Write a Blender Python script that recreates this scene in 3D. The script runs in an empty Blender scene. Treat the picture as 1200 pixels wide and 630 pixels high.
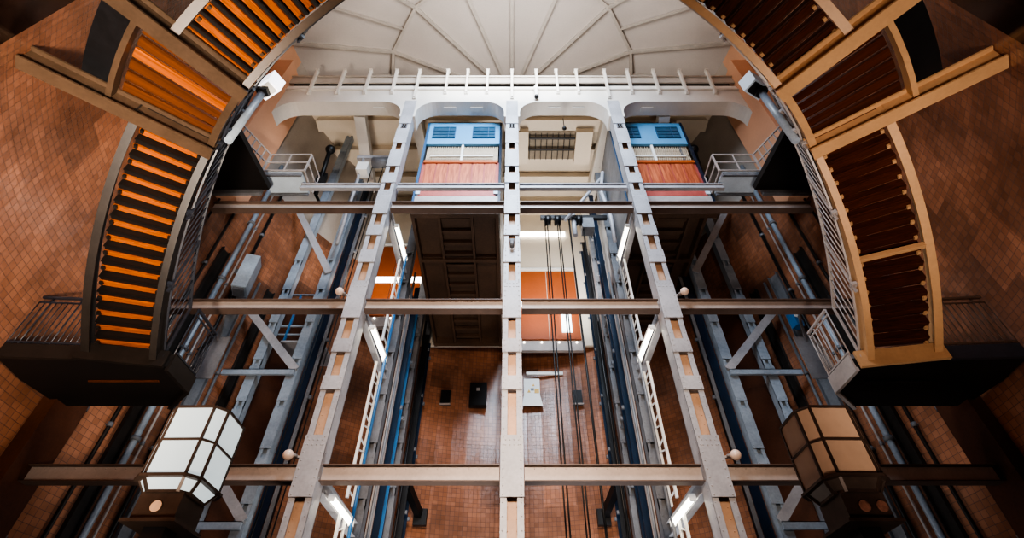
import bpy, math, random
from mathutils import Vector, Matrix
random.seed(7)
SC = bpy.context.scene
COL = SC.collection
R = math.radians
sin, cos, pi = math.sin, math.cos, math.pi
EYE = 1.6                       # camera height above the shaft floor
DC = 10.7                       # camera distance from the shaft axis
def Z(h): return h + EYE        # height above eye level -> world z

# ------------------------------------------------------------------ materials
MATS = {}
def new_mat(name):
    m = bpy.data.materials.new(name); m.use_nodes = True
    MATS[name] = m
    nt = m.node_tree
    return m, nt, nt.nodes['Principled BSDF']
def srgb(r, g, b):
    f = lambda c: (c/255/12.92) if c/255 <= .04045 else ((c/255+.055)/1.055)**2.4
    return (f(r), f(g), f(b), 1)
def paint(name, col, rough=.5, metal=0, var=.18, scale=2.2, dark=None, bump=.0, fine=14):
    m, nt, b = new_mat(name)
    tc = nt.nodes.new('ShaderNodeTexCoord')
    n = nt.nodes.new('ShaderNodeTexNoise'); n.inputs['Scale'].default_value = scale; n.inputs['Detail'].default_value = 6
    n2 = nt.nodes.new('ShaderNodeTexNoise'); n2.inputs['Scale'].default_value = fine; n2.inputs['Detail'].default_value = 4
    nt.links.new(tc.outputs['Object'], n.inputs['Vector']); nt.links.new(tc.outputs['Object'], n2.inputs['Vector'])
    mx = nt.nodes.new('ShaderNodeMix'); mx.data_type = 'RGBA'
    d = dark or tuple(c*(1-var*2) for c in col[:3])+(1,)
    mx.inputs['A'].default_value = d; mx.inputs['B'].default_value = col
    ad = nt.nodes.new('ShaderNodeMath'); ad.operation = 'MULTIPLY_ADD'
    nt.links.new(n2.outputs['Fac'], ad.inputs[0]); ad.inputs[1].default_value = .5
    nt.links.new(n.outputs['Fac'], ad.inputs[2])
    rm = nt.nodes.new('ShaderNodeMapRange'); rm.inputs['From Min'].default_value = .45; rm.inputs['From Max'].default_value = .95
    nt.links.new(ad.outputs[0], rm.inputs['Value']); nt.links.new(rm.outputs[0], mx.inputs['Factor'])
    nt.links.new(mx.outputs['Result'], b.inputs['Base Color'])
    b.inputs['Roughness'].default_value = rough; b.inputs['Metallic'].default_value = metal
    if bump:
        bp = nt.nodes.new('ShaderNodeBump'); bp.inputs['Strength'].default_value = bump; bp.inputs['Distance'].default_value = .02
        nt.links.new(n2.outputs['Fac'], bp.inputs['Height']); nt.links.new(bp.outputs[0], b.inputs['Normal'])
    return m
def glow(name, col, strength, base=None):
    m, nt, b = new_mat(name)
    tc = nt.nodes.new('ShaderNodeTexCoord'); n = nt.nodes.new('ShaderNodeTexNoise'); n.inputs['Scale'].default_value = 3
    nt.links.new(tc.outputs['Object'], n.inputs['Vector'])
    rm = nt.nodes.new('ShaderNodeMapRange'); rm.inputs['To Min'].default_value = strength*.92; rm.inputs['To Max'].default_value = strength*1.05
    nt.links.new(n.outputs['Fac'], rm.inputs['Value']); nt.links.new(rm.outputs[0], b.inputs['Emission Strength'])
    b.inputs['Base Color'].default_value = base or col; b.inputs['Emission Color'].default_value = col
    b.inputs['Roughness'].default_value = .3
    return m
def wood(name, c1, c2, rough=.4, su=2.5, sv=26):
    m, nt, b = new_mat(name)
    uv = nt.nodes.new('ShaderNodeUVMap'); mp = nt.nodes.new('ShaderNodeMapping'); mp.inputs['Scale'].default_value = (su, sv, 1)
    n = nt.nodes.new('ShaderNodeTexNoise'); n.inputs['Scale'].default_value = 1; n.inputs['Detail'].default_value = 5; n.inputs['Distortion'].default_value = .6
    oi = nt.nodes.new('ShaderNodeObjectInfo')
    ad = nt.nodes.new('ShaderNodeVectorMath'); ad.operation = 'ADD'
    nt.links.new(uv.outputs[0], mp.inputs['Vector']); nt.links.new(mp.outputs[0], ad.inputs[0])
    cm = nt.nodes.new('ShaderNodeCombineXYZ'); ml = nt.nodes.new('ShaderNodeMath'); ml.operation = 'MULTIPLY'; ml.inputs[1].default_value = 60
    nt.links.new(oi.outputs['Random'], ml.inputs[0]); nt.links.new(ml.outputs[0], cm.inputs[0]); nt.links.new(ml.outputs[0], cm.inputs[1])
    nt.links.new(cm.outputs[0], ad.inputs[1]); nt.links.new(ad.outputs[0], n.inputs['Vector'])
    cr = nt.nodes.new('ShaderNodeValToRGB'); cr.color_ramp.elements[0].position = .3; cr.color_ramp.elements[1].position = .7
    cr.color_ramp.elements[0].color = c1; cr.color_ramp.elements[1].color = c2
    nt.links.new(n.outputs['Fac'], cr.inputs['Fac']); nt.links.new(cr.outputs[0], b.inputs['Base Color'])
    b.inputs['Roughness'].default_value = rough
    return m
def tiles(name, c1, c2, mortar, size=.18, rough=.26, panel=1.32, bump=.35):
    """square glazed tiles with larger panels of slightly differing tone"""
    m, nt, b = new_mat(name)
    uv = nt.nodes.new('ShaderNodeUVMap')
    br = nt.nodes.new('ShaderNodeTexBrick'); br.offset = 0; br.squash = 1
    br.inputs['Scale'].default_value = 1; br.inputs['Mortar Size'].default_value = .007; br.inputs['Mortar Smooth'].default_value = .2
    br.inputs['Brick Width'].default_value = size; br.inputs['Row Height'].default_value = size; br.inputs['Bias'].default_value = 0
    br.inputs['Color1'].default_value = c1; br.inputs['Color2'].default_value = c2; br.inputs['Mortar'].default_value = mortar
    nt.links.new(uv.outputs[0], br.inputs['Vector'])
    bp = nt.nodes.new('ShaderNodeTexBrick'); bp.offset = .5
    bp.inputs['Scale'].default_value = 1; bp.inputs['Mortar Size'].default_value = 0
    bp.inputs['Brick Width'].default_value = panel; bp.inputs['Row Height'].default_value = panel
    bp.inputs['Color1'].default_value = (.72,.72,.72,1); bp.inputs['Color2'].default_value = (1.25,1.2,1.15,1)
    nt.links.new(uv.outputs[0], bp.inputs['Vector'])
    ns = nt.nodes.new('ShaderNodeTexNoise'); ns.inputs['Scale'].default_value = .55; ns.inputs['Detail'].default_value = 5
    nt.links.new(uv.outputs[0], ns.inputs['Vector'])
    r2 = nt.nodes.new('ShaderNodeMapRange'); r2.inputs['To Min'].default_value = .68; r2.inputs['To Max'].default_value = 1.25
    r2.inputs['From Min'].default_value = .3; r2.inputs['From Max'].default_value = .7
    nt.links.new(ns.outputs['Fac'], r2.inputs['Value'])
    m1 = nt.nodes.new('ShaderNodeVectorMath'); m1.operation = 'MULTIPLY'
    nt.links.new(br.outputs['Color'], m1.inputs[0]); nt.links.new(bp.outputs['Color'], m1.inputs[1])
    m2 = nt.nodes.new('ShaderNodeVectorMath'); m2.operation = 'SCALE'
    nt.links.new(m1.outputs[0], m2.inputs[0]); nt.links.new(r2.outputs[0], m2.inputs['Scale'])
    nt.links.new(m2.outputs[0], b.inputs['Base Color'])
    b.inputs['Coat Weight'].default_value = .35; b.inputs['Coat Roughness'].default_value = .22
    rr = nt.nodes.new('ShaderNodeMapRange'); rr.inputs['To Min'].default_value = rough; rr.inputs['To Max'].default_value = .7
    nt.links.new(br.outputs['Fac'], rr.inputs['Value']); nt.links.new(rr.outputs[0], b.inputs['Roughness'])
    # every tile sits at a very slightly different tilt, mortar is recessed
    bu = nt.nodes.new('ShaderNodeBump'); bu.inputs['Strength'].default_value = bump; bu.inputs['Distance'].default_value = .01
    sb = nt.nodes.new('ShaderNodeMath'); sb.operation = 'SUBTRACT'; sb.inputs[0].default_value = 1
    nt.links.new(br.outputs['Fac'], sb.inputs[1])
    wv = nt.nodes.new('ShaderNodeTexNoise'); wv.inputs['Scale'].default_value = 3.2; wv.inputs['Detail'].default_value = 1
    nt.links.new(uv.outputs[0], wv.inputs['Vector'])
    ma = nt.nodes.new('ShaderNodeMath'); ma.operation = 'MULTIPLY_ADD'; ma.inputs[1].default_value = 2.6
    nt.links.new(wv.outputs['Fac'], ma.inputs[0]); nt.links.new(sb.outputs[0], ma.inputs[2]); nt.links.new(ma.outputs[0], bu.inputs['Height'])
    nt.links.new(bu.outputs[0], b.inputs['Normal'])
    return m

tiles('tile_brown', srgb(160,112,87), srgb(142,98,75), srgb(98,68,55))
paint('plaster_peach', srgb(222,172,140), .7, var=.06, scale=.5)
paint('plaster_grey', srgb(184,174,164), .7, var=.1, scale=.5)
paint('plaster_cream', srgb(226,214,196), .7, var=.06, scale=.6)
paint('dome_paint', srgb(196,188,182), .75, var=.07, scale=.35)
paint('rib_paint', srgb(188,181,173), .6, var=.1)
paint('steel_pale', srgb(174,174,178), .42, var=.16, scale=1.4)
paint('flange_shade', srgb(104,86,76), .5, var=.15)  # shadow lines of the front beam flanges put into the paint
paint('recess_lit_peach', srgb(196,158,130), .5, var=.12)  # warm light inside the column recesses put into the paint
paint('steel_beam', srgb(184,172,165), .42, var=.12, scale=1.2)
paint('cornice_paint', srgb(212,208,201), .5, var=.06, scale=1)
paint('steel_blue', srgb(158,170,182), .4, var=.2, scale=1.5)
paint('steel_grey', srgb(120,122,126), .45, var=.2, scale=2)
paint('blue_dark', srgb(18,42,66), .35, var=.25, scale=1)
paint('blue_bright', srgb(52,110,160), .4, var=.15, scale=1)
paint('black_steel', srgb(26,27,30), .45, var=.3, scale=2)
paint('stair_dark', srgb(44,38,34), .5, var=.25, scale=2)
paint('girder_brown', srgb(88,70,55), .45, var=.2, scale=1.5)
paint('stair_tan', srgb(200,158,116), .5, var=.1, scale=1.5)
paint('under_dark', srgb(27,22,19), .6, var=.25, scale=1)  # black shade of the landing soffits put into the colour
paint('car_under', srgb(92,70,54), .55, var=.25, scale=1)
paint('rail_grey', srgb(176,168,164), .4, var=.12, scale=3)
paint('rail_dark', srgb(52,54,62), .4, var=.2, scale=3)
paint('rail_brown', srgb(96,72,56), .45, var=.2, scale=3)
paint('platform_blue', srgb(200,214,226), .5, var=.1, scale=2)
paint('car_blue', srgb(104,164,208), .45, var=.06, scale=1)
paint('car_frame_blue', srgb(60,96,132), .4, var=.12, scale=1)
paint('glass_dark', srgb(64,100,126), .12, var=.2, scale=2)
paint('pink_red', srgb(178,92,84), .5, var=.15, scale=2)
paint('white_enamel', srgb(232,232,228), .35, var=.05, scale=3)
paint('bronze', srgb(74,60,52), .38, metal=.4, var=.25, scale=4)
paint('lantern_beige', srgb(160,132,110), .35, var=.08, scale=3)
paint('copper_red', srgb(134,92,76), .4, var=.4, scale=14, fine=40)
paint('rope_black', srgb(20,20,22), .5, var=.2, scale=10)
paint('wall_shade_dark', srgb(58,40,32), .18, var=.4, scale=1.2, fine=5)
paint('floor_stone', srgb(92,82,74), .6, var=.2, scale=1)
paint('orange_panel', srgb(172,88,42), .45, var=.1, scale=.8)
paint('yellow_sign', srgb(226,180,60), .4, var=.05)
paint('mesh_cream', srgb(206,190,168), .55, var=.12, scale=6)
paint('stone_brown', srgb(92,58,42), .35, var=.25, scale=.7)
paint('cable_green', srgb(110,150,70), .5, var=.1)
paint('louvre_brown', srgb(150,138,120), .6, var=.15, scale=2)
wood('wood_orange_lit', srgb(190,102,40), srgb(132,66,24), .38)  # orange light on the left treads put into the wood colour
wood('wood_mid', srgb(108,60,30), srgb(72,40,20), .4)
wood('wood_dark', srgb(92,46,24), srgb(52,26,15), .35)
wood('wood_car', srgb(204,120,84), srgb(140,66,44), .45, su=1.2, sv=14)
glow('lantern_white', srgb(222,234,236), .62, srgb(120,125,125))
glow('tube_white', srgb(255,246,226), 9)
glow('lamp_white', srgb(255,250,240), 5)
glow('ball_white', srgb(220,196,180), .05)
glow('flood_white', srgb(250,250,255), 1.2)
glow('flood_off', srgb(170,180,190), .08)
glow('slit_white', srgb(235,245,245), 2.2)
M = MATS

# ------------------------------------------------------------------ mesh builder
class MB:
    def __init__(self): self.v = []; self.f = []; self.uv = []; self.sm = []
    def quadbox(self, p, ax, ay, az, sx, sy, sz):
        """box centred at p with axis directions and full sizes"""
        p = Vector(p); ax = Vector(ax); ay = Vector(ay); az = Vector(az)
        o = len(self.v); L = []
        for i in (-.5,.5):
            for j in (-.5,.5):
                for k in (-.5,.5):
                    self.v.append(p+ax*sx*i+ay*sy*j+az*sz*k); L.append((i*sx, j*sy, k*sz))
        s = (sx, sy, sz)
        for fc, drop in (((0,1,3,2),0),((4,6,7,5),0),((0,4,5,1),1),((2,3,7,6),1),((0,2,6,4),2),((1,5,7,3),2)):
            self.f.append([o+a for a in fc]); self.sm.append(False)
            ks = [a for a in range(3) if a != drop]
            if s[ks[0]] < s[ks[1]]: ks.reverse()
            self.uv.append([(L[a][ks[0]], L[a][ks[1]]+.37*drop) for a in fc])
        return self
    def box(self, p, s, rz=0):
        c_, s_ = cos(rz), sin(rz)
        return self.quadbox(p, (c_,s_,0), (-s_,c_,0), (0,0,1), *s)
    def span(self, a, b):
        a = Vector(a); b = Vector(b)
        return self.box((a+b)/2, [abs(t) for t in (b-a)])
    def bar(self, p, q, w, h, up=(0,0,1)):
        p = Vector(p); q = Vector(q); d = (q-p); l = d.length; d.normalize()
        up = Vector(up); x = d.cross(up)
        if x.length < 1e-4: x = d.cross(Vector((0,1,0)))
        x.normalize(); u = x.cross(d).normalized()
        return self.quadbox((p+q)/2, d, x, u, l, w, h)
    def tube(self, pts, r, n=8, cap=True, r2=None):
        pts = [Vector(p) for p in pts]; rings = []; prev = None
        for i, p in enumerate(pts):
            d = (pts[min(i+1,len(pts)-1)]-pts[max(i-1,0)]).normalized()
            if prev is None:
                x = d.cross(Vector((0,0,1)))
                if x.length < 1e-3: x = Vector((1,0,0))
            else: x = prev - d*prev.dot(d)
            x.normalize(); prev = x; y = d.cross(x)
            rr = r if r2 is None else r+(r2-r)*i/(len(pts)-1)
            o = len(self.v); rings.append(o)
            for k in range(n):
                a = 2*pi*k/n; self.v.append(p+x*cos(a)*rr+y*sin(a)*rr)
        for a, b in zip(rings, rings[1:]):
            for k in range(n):
                k2 = (k+1) % n
                self.f.append([a+k,a+k2,b+k2,b+k]); self.sm.append(True); self.uv.append([(0,k/n),(0,(k+1)/n),(1,(k+1)/n),(1,k/n)])
        if cap:
            for o, rev in ((rings[0],True),(rings[-1],False)):
                fc = [o+k for k in range(n)]
                if rev: fc.reverse()
                self.f.append(fc); self.sm.append(False); self.uv.append([(0,0)]*n)
        return self
    def prism(self, poly, a, b, axis='y'):
        """extrude a 2D polygon: axis y -> poly (x,z); axis z -> poly (x,y); axis x -> poly (y,z)"""
        def P(u, t): return Vector({'y':(u[0],t,u[1]),'z':(u[0],u[1],t),'x':(t,u[0],u[1])}[axis])
        n = len(poly); o = len(self.v)
        for t in (a, b): self.v += [P(u,t) for u in poly]
        self.f.append([o+k for k in range(n)][::-1]); self.uv.append([tuple(u) for u in poly][::-1]); self.sm.append(False)
        self.f.append([o+n+k for k in range(n)]); self.uv.append([tuple(u) for u in poly]); self.sm.append(False)
        for k in range(n):
            k2 = (k+1) % n
            self.f.append([o+k,o+k2,o+n+k2,o+n+k]); self.sm.append(False); self.uv.append([(0,a),(1,a),(1,b),(0,b)])
        return self
    def sweep(self, rings, closed_profile=True, smooth=False):
        """skin consecutive rings of equal point count"""
        o0 = len(self.v); n = len(rings[0])
        for r in rings: self.v += [Vector(p) for p in r]
        m = n if closed_profile else n-1
        for i in range(len(rings)-1):
            for k in range(m):
                k2 = (k+1) % n; a = o0+i*n; b = a+n
                self.f.append([a+k,b+k,b+k2,a+k2]); self.sm.append(smooth)
                self.uv.append([(i*.3,k*.1),(i*.3+.3,k*.1),(i*.3+.3,k*.1+.1),(i*.3,k*.1+.1)])
        if closed_profile:
            e = o0+(len(rings)-1)*n
            self.f.append([o0+k for k in range(n)]); self.f.append([e+k for k in range(n)][::-1])
            self.sm += [False]*2; self.uv += [[(0,0)]*n]*2
        return self
    def rivet(self, p, nrm, r=.022):
        p = Vector(p); nrm = Vector(nrm).normalized(); x = nrm.orthogonal().normalized(); y = nrm.cross(x)
        o = len(self.v)
        for k in range(6): a = k*pi/3; self.v.append(p+x*cos(a)*r+y*sin(a)*r)
        for k in range(6): a = k*pi/3; self.v.append(p+(x*cos(a)+y*sin(a))*r*.6+nrm*r*.6)
        for k in range(6):
            k2 = (k+1) % 6; self.f.append([o+k,o+k2,o+6+k2,o+6+k]); self.sm.append(True); self.uv.append([(0,0)]*4)
        self.f.append([o+6+k for k in range(6)]); self.sm.append(True); self.uv.append([(0,0)]*6)
        return self
    def sphere(self, c, r, nu=14, nv=9, sz=1, zmin=-1):
        c = Vector(c); rings = []
        for j in range(nv+1):
            t = -pi/2+pi*j/nv; z = sin(t)
            if z < zmin: z = zmin
            rr = r*max(cos(t), .001)
            rings.append([c+Vector((rr*cos(2*pi*k/nu), rr*sin(2*pi*k/nu), r*z*sz)) for k in range(nu)])
        return self.sweep(rings[::-1], True, True)
    def build(self, name, mat, parent=None):
        org = Vector((0,0,0)); p = parent
        while p is not None: org += Vector(p.location); p = p.parent
        me = bpy.data.meshes.new(name)
        me.from_pydata([tuple(v-org) for v in self.v], [], self.f)
        uvl = me.uv_layers.new(name='UVMap'); i = 0
        for u in self.uv:
            for t in u: uvl.data[i].uv = t; i += 1
        me.polygons.foreach_set('use_smooth', self.sm)
        me.materials.append(M[mat] if isinstance(mat, str) else mat)
        me.update()
        o = bpy.data.objects.new(name, me); COL.objects.link(o)
        if parent is not None: o.parent = parent
        return o
def tag(o, label=None, cat=None, group=None, kind=None):
    if label: o['label'] = label
    if cat: o['category'] = cat
    if group: o['group'] = group
    if kind: o['kind'] = kind
    return o
def thing(name, label, cat, loc=(0,0,0), group=None):
    o = bpy.data.objects.new(name, None); COL.objects.link(o); o.location = loc; o.empty_display_size = .2
    return tag(o, label, cat, group)
def struct(name, mb, mat, parent=None):
    o = mb.build(name, mat, parent)
    if parent is None: o['kind'] = 'structure'
    return o
def copy_tree(o, loc, label=None):
    c = o.copy(); COL.objects.link(c); c.location = loc
    if label: c['label'] = label
    for ch in o.children:
        d = ch.copy(); COL.objects.link(d); d.parent = c
        for g in ch.children:
            e = g.copy(); COL.objects.link(e); e.parent = d
    return c
SIDE = {-1: 'left', 1: 'right'}
def pol(r, phi, z, s):     # point on the shaft circle; phi in radians from the x axis towards the camera
    return Vector((s*r*cos(phi), -r*sin(phi), z))

# ------------------------------------------------------------------ room shell
RW = 11.25
def cyl_wall(r, z0, z1, a0, a1, n=96):
    mb = MB()
    for i in range(n):
        t0 = a0+(a1-a0)*i/n; t1 = a0+(a1-a0)*(i+1)/n
        o = len(mb.v)
        for t, z in ((t0,z0),(t1,z0),(t1,z1),(t0,z1)): mb.v.append(Vector((r*sin(t), r*cos(t), z)))
        mb.f.append([o,o+1,o+2,o+3]); mb.sm.append(True)
        mb.uv.append([(t0*r,z0),(t1*r,z0),(t1*r,z1),(t0*r,z1)])
    return mb
ZT = 20.3
w = struct('wall_shaft', cyl_wall(RW, 0, ZT, -pi+R(14), pi-R(14)), 'tile_brown'); w['label'] = 'brown glazed tile wall of the round shaft'
w = struct('wall_behind', cyl_wall(RW, 6.4, ZT, pi-R(14), pi+R(14), 12), 'tile_brown')
struct('wall_upper', cyl_wall(RW, ZT, 30, R(84), R(276)), 'plaster_peach')
struct('wall_upper_back', cyl_wall(RW, ZT, 30, R(-84), R(84)), 'plaster_grey')
struct('floor', MB().prism([(14*cos(2*pi*k/48), 14*sin(2*pi*k/48)) for k in range(48)], -.2, 0, 'z'), 'floor_stone')
# dome: shallow ribbed roof over the shaft
DY, DH = 4.6, Z(30.0)
def dome_z(r): return DH-.03*r if r <= 7.4 else DH-.22-.68*(r-7.4)
mb = MB(); radii = [.01, 7.4, 17]
mb.sweep([[Vector((r*sin(2*pi*k/32), DY-r*cos(2*pi*k/32), dome_z(r))) for k in range(32)] for r in radii], True, False)
mb.f = mb.f[:-2]; mb.uv = mb.uv[:-2]; mb.sm = mb.sm[:-2]
dome = struct('ceiling', mb, 'dome_paint'); dome['label'] = 'pale ribbed dome over the shaft'
def rpt(r, a, dz=0): return Vector((r*sin(a), DY-r*cos(a), dome_z(r)+dz))
for k in range(16):
    a = 2*pi*k/16
    mb = MB().bar(rpt(.3,a,-.12), rpt(7.4,a,-.12), .05, .26).bar(rpt(7.4,a,-.12), rpt(16.5,a,-.12), .06, .28)
    mb.bar(rpt(.3,a,-.26), rpt(7.4,a,-.26), .17, .03).bar(rpt(7.4,a,-.26), rpt(16.5,a,-.26), .2, .03)
    mb.build('dome_rib', 'rib_paint', dome)
for k in range(16):
    a = 2*pi*(k+.5)/16
    rr = 7.4*cos(pi/16)
    MB().bar(rpt(rr,a,-.1), rpt(16.5,a,-.1), .07, .2).build('secondary_rib', 'rib_paint', dome)
mb = MB()
for k in range(16):
    mb.bar(rpt(7.4,2*pi*k/16,-.14), rpt(7.4,2*pi*(k+1)/16,-.14), .16, .26)
mb.build('ring_beam', 'rib_paint', dome)

# ------------------------------------------------------------------ lift tower: front columns
YF = .8                                   # world y of the tower front plane (11.5 m from the eye)
LEV = [Z(4.67), Z(9.55), Z(14.08)]        # beam levels
XC = [-4.52, 0, 4.52]
CNAME = {-4.52:'left', 0:'centre', 4.52:'right'}
CW, CD = .5, .5
def front_column(x):
    t = thing('riveted_column', 'tall riveted %s column of the lift tower front with rectangular openings' % CNAME[x], 'steel column', (x,YF,0), 'riveted columns of the tower front')
    y0 = YF-CD/2
    for s in (-1,1):
        mb = MB().box((x+s*(CW/2-.07), y0+.01, Z(21.4)/2), (.14,.03,Z(21.4)))
        mb.box((x+s*(CW/2-.012), YF, Z(21.4)/2), (.024,CD,Z(21.4))).box((x+s*(CW/2-.07), y0+CD-.01, Z(21.4)/2), (.14,.03,Z(21.4)))
        z = .3
        while z < Z(21.2):
            mb.rivet((x+s*(CW/2-.05), y0-.005, z), (0,-1,0), .02); z += .28
            mb.rivet((x+s*(CW/2), YF-.15, z), (s,0,0), .02)
        mb.build('channel', 'steel_pale', t)
    mb = MB().box((x, y0+.2, Z(21.4)/2), (CW-.06,.03,Z(21.4)))
    z = .3
    while z < Z(15):
        for s in (-1,1): mb.rivet((x+s*.11, y0+.185, z), (0,-1,0), .018)
        z += .24
    mb.build('web_plate', 'recess_lit_peach', t)
    def plate(name, za, zb, th=.03, rows=2):
        mb = MB().box((x, y0-.01-th/2, (za+zb)/2), (CW+.02, th, zb-za))
        yy = y0-.01-th
        n = max(3, int((zb-za)/.16))
        for i in range(n):
            zz = za+.05+(zb-za-.1)*i/(n-1)
            for s in (-1,1): mb.rivet((x+s*(CW/2-.05), yy, zz), (0,-1,0), .022)
        if rows == 3:
            for i in range(4):
                for zz in (zb-.12, zb-.24): mb.rivet((x-.15+.1*i, yy, zz), (0,-1,0), .02)
        mb.build(name, 'steel_pale', t)
        # rib closing the opening behind the plate
    for L in LEV: plate('splice_plate', L-.55, L+.85 if L < 14 else L+.75, .04, 3)
    prev = -.4
    for za, zb in ((.0,1.0),(2.0,2.5),(3.9,4.4),
                   (Z(6.72),Z(7.12)), (Z(7.85),Z(8.28)), (Z(11.2),Z(11.75)), (Z(12.45),Z(12.95)),
                   (Z(15.3),Z(15.9)), (Z(16.35),Z(17.45)), (Z(17.95),Z(19.05)), (Z(19.45),Z(21.4))):
        plate('batten_plate', za, zb)
    mb = MB()
    for i in range(3): mb.box((x-.1+.1*i, y0-.03, Z(19.25)), (.05,.02,.3))
    mb.build('vent_grille', 'steel_grey', t)
    return t
for x in XC: front_column(x)

def ibeam(name, label, p, q, h, wd, mat, cat='steel beam', group=None, riv=False, up=(0,0,1), fmat=None):
    p = Vector(p); q = Vector(q)
    t = thing(name, label, cat, tuple(p), group)
    d = (q-p).normalized(); upv = Vector(up)
    sd = d.cross(upv).normalized(); u = sd.cross(d)
    mb = MB().bar(p, q, .03, h-.02, up)
    if riv:
        n = int((q-p).length/.22)
        for i in range(1, n):
            c = p.lerp(q, i/n)
            for k in (-1,1): mb.rivet(c+sd*(.015)*(1 if sd.y < 0 else -1)+u*k*(h/2-.06), sd if sd.y < 0 else -sd, .018)
    mb.build('web', mat, t)
    for k in (-1,1):
        MB().bar(p+u*k*(h/2-.012), q+u*k*(h/2-.012), wd, .024, up).build('flange', fmat or mat, t)
    return t
BAYS = [(-10.95,-4.8,'far left'),(-4.24,-.28,'left centre'),(.28,4.24,'right centre'),(4.8,10.95,'far right')]
LNAME = ['lowest', 'middle', 'uppermost']
for li, L in enumerate(LEV):
    for a, b, nm in BAYS:
        if li == 2: a, b = max(a,-10.5), min(b,10.5)
        ibeam('cross_beam', '%s wide horizontal steel beam across the %s bay of the tower front' % (LNAME[li], nm), (a,YF-.1,L), (b,YF-.1,L), .38, .26, 'steel_beam', group='front beams of the lift tower', riv=(nm == 'right centre' or li == 0), fmat='flange_shade')
for a, b, nm in BAYS:
    a = max(a,-7.8); b = min(b,7.8)
    ibeam('rail_beam', 'slim pale beam just above the uppermost wide beam in the %s bay' % nm, (a,YF-.05,Z(15.33)), (b,YF-.05,Z(15.33)), .28, .16, 'steel_pale', group='slim upper beams of the tower front')

# cornice with rounded openings over the bays
poly = []
HB, HTOP = Z(21.35), Z(22.35)
def arc(cx, cz, r, a0, a1, n=8): return [(cx+r*cos(a0+(a1-a0)*i/n), cz+r*sin(a0+(a1-a0)*i/n)) for i in range(n+1)]
cor = thing('cornice_girder', 'long pale cornice girder with rounded corners over the lift bays', 'cornice', (0,YF,HB))
edges = [(-10.45,-4.86),(-4.18,-.34),(.34,4.18),(4.86,10.45)]
poly = [(-10.6,HB-1.2),]
poly = [(-10.75,HTOP),(-10.75,HB-1.5)]
for a, b in edges:
    r = .95
    poly += [(a,HB-1.5 if a < -10 else HB-1.3)] + arc(a+r, HB-r, r, pi, pi/2) + arc(b-r, HB-r, r, pi/2, 0) + [(b,HB-1.3 if b < 10 else HB-1.5)]
poly += [(10.75,HB-1.5),(10.75,HTOP)]
# build as strips so that the concave outline stays clean
def arch_face(mb, y0, y1):
    xs = []
    def low(x):
        for a, b in edges:
            if a <= x <= b:
                r = .95
                if x < a+r: return HB-r+math.sqrt(max(0, r*r-(x-a-r)**2))
                if x > b-r: return HB-r+math.sqrt(max(0, r*r-(x-b+r)**2))
                return HB
        return HB-1.3
    pts = [-10.95]
    for a, b in edges:
        pts += [a-1e-3] + [a+.95*(1-cos(pi/2*i/8)) for i in range(9)] + [b-.95*(1-cos(pi/2*i/8)) for i in range(8,-1,-1)] + [b+1e-3]
    pts += [10.95]
    for x0, x1 in zip(pts, pts[1:]):
        z0, z1 = low(x0), low(x1)
        mb.prism([(x0,z0),(x1,z1),(x1,HTOP),(x0,HTOP)], y0, y1)
    return mb
arch_face(MB(), YF-.27, YF+.42).build('arched_plate', 'cornice_paint', cor)
MB().span((-10.9,YF-.36,HTOP), (10.9,YF+.3,HTOP+.06)).build('ledge', 'cornice_paint', cor)
mb = MB().span((-10.7,YF-.3,HTOP+.1), (-4.5,YF-.1,HTOP+.42)).span((4.5,YF-.3,HTOP+.1), (10.7,YF-.1,HTOP+.42)).span((-4.5,YF-.3,HTOP+.2),(4.5,YF-.2,HTOP+.32))
mb.build('lower_band', 'white_enamel', cor)
mb = MB().span((-10.7,YF-.36,HTOP+.64), (10.7,YF-.3,HTOP+1.3))
mb.build('upper_band', 'rib_paint', cor)
mb = MB().tube([(-10.6,YF-.42,HTOP+1.15),(10.6,YF-.42,HTOP+1.15)], .035)
mb.build('guard_rail', 'cornice_paint', cor)
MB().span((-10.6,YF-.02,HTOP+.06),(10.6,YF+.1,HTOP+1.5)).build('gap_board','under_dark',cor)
posts = [0]+[s*x for s in (-1,1) for x in (1.15,2.1,3.05,4.4,5.5,6.75,8.0,9.3)]
for x in sorted(posts):
    lng = .45 if x in (0,4.4,-4.4) else 0
    mb = MB().bar((x,YF-.31,HTOP-.3-lng), (x,YF-.5,HTOP+1.5), .1, .16, (0,-1,0)).box((x,YF-.5,HTOP+1.53), (.16,.2,.06)).bar((x,YF-.29,HTOP-.36-lng),(x,YF-.29,HTOP-.2-lng),.14,.1,(0,-1,0))
    mb.build('railing_post', 'cornice_paint', cor)
for bx in (-6,-2.8,-1.6,1.9,3.0,6.1):
    MB().box((bx,YF+.1,HB-.02), (.55,.2,.05)).build('soffit_lamp', 'cornice_paint', cor)

# upper hall ceiling and back wall
struct('ceiling_lift_hall', MB().span((-10.9,YF+.42,Z(25.1)), (10.9,10.9,Z(25.1)+.1)), 'plaster_cream')
for i, y in enumerate((2.0,3.6,5.4,7.2,9.0)):
    struct('trim_%d' % (i+1), MB().span((-10.4,y-.22,Z(24.6)), (10.4,y+.22,Z(25.1))).span((-10.4,y-.34,Z(24.5)),(10.4,y+.34,Z(24.6))), 'plaster_cream')
struct('wall_hall_front', MB().span((-10.9,YF+.3,HTOP+.0), (10.9,YF+.42,Z(25.1))), 'plaster_cream')
struct('wall_back', MB().span((-4.6,10.2,Z(15.0)), (4.6,10.35,Z(25.1))), 'plaster_cream')

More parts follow.
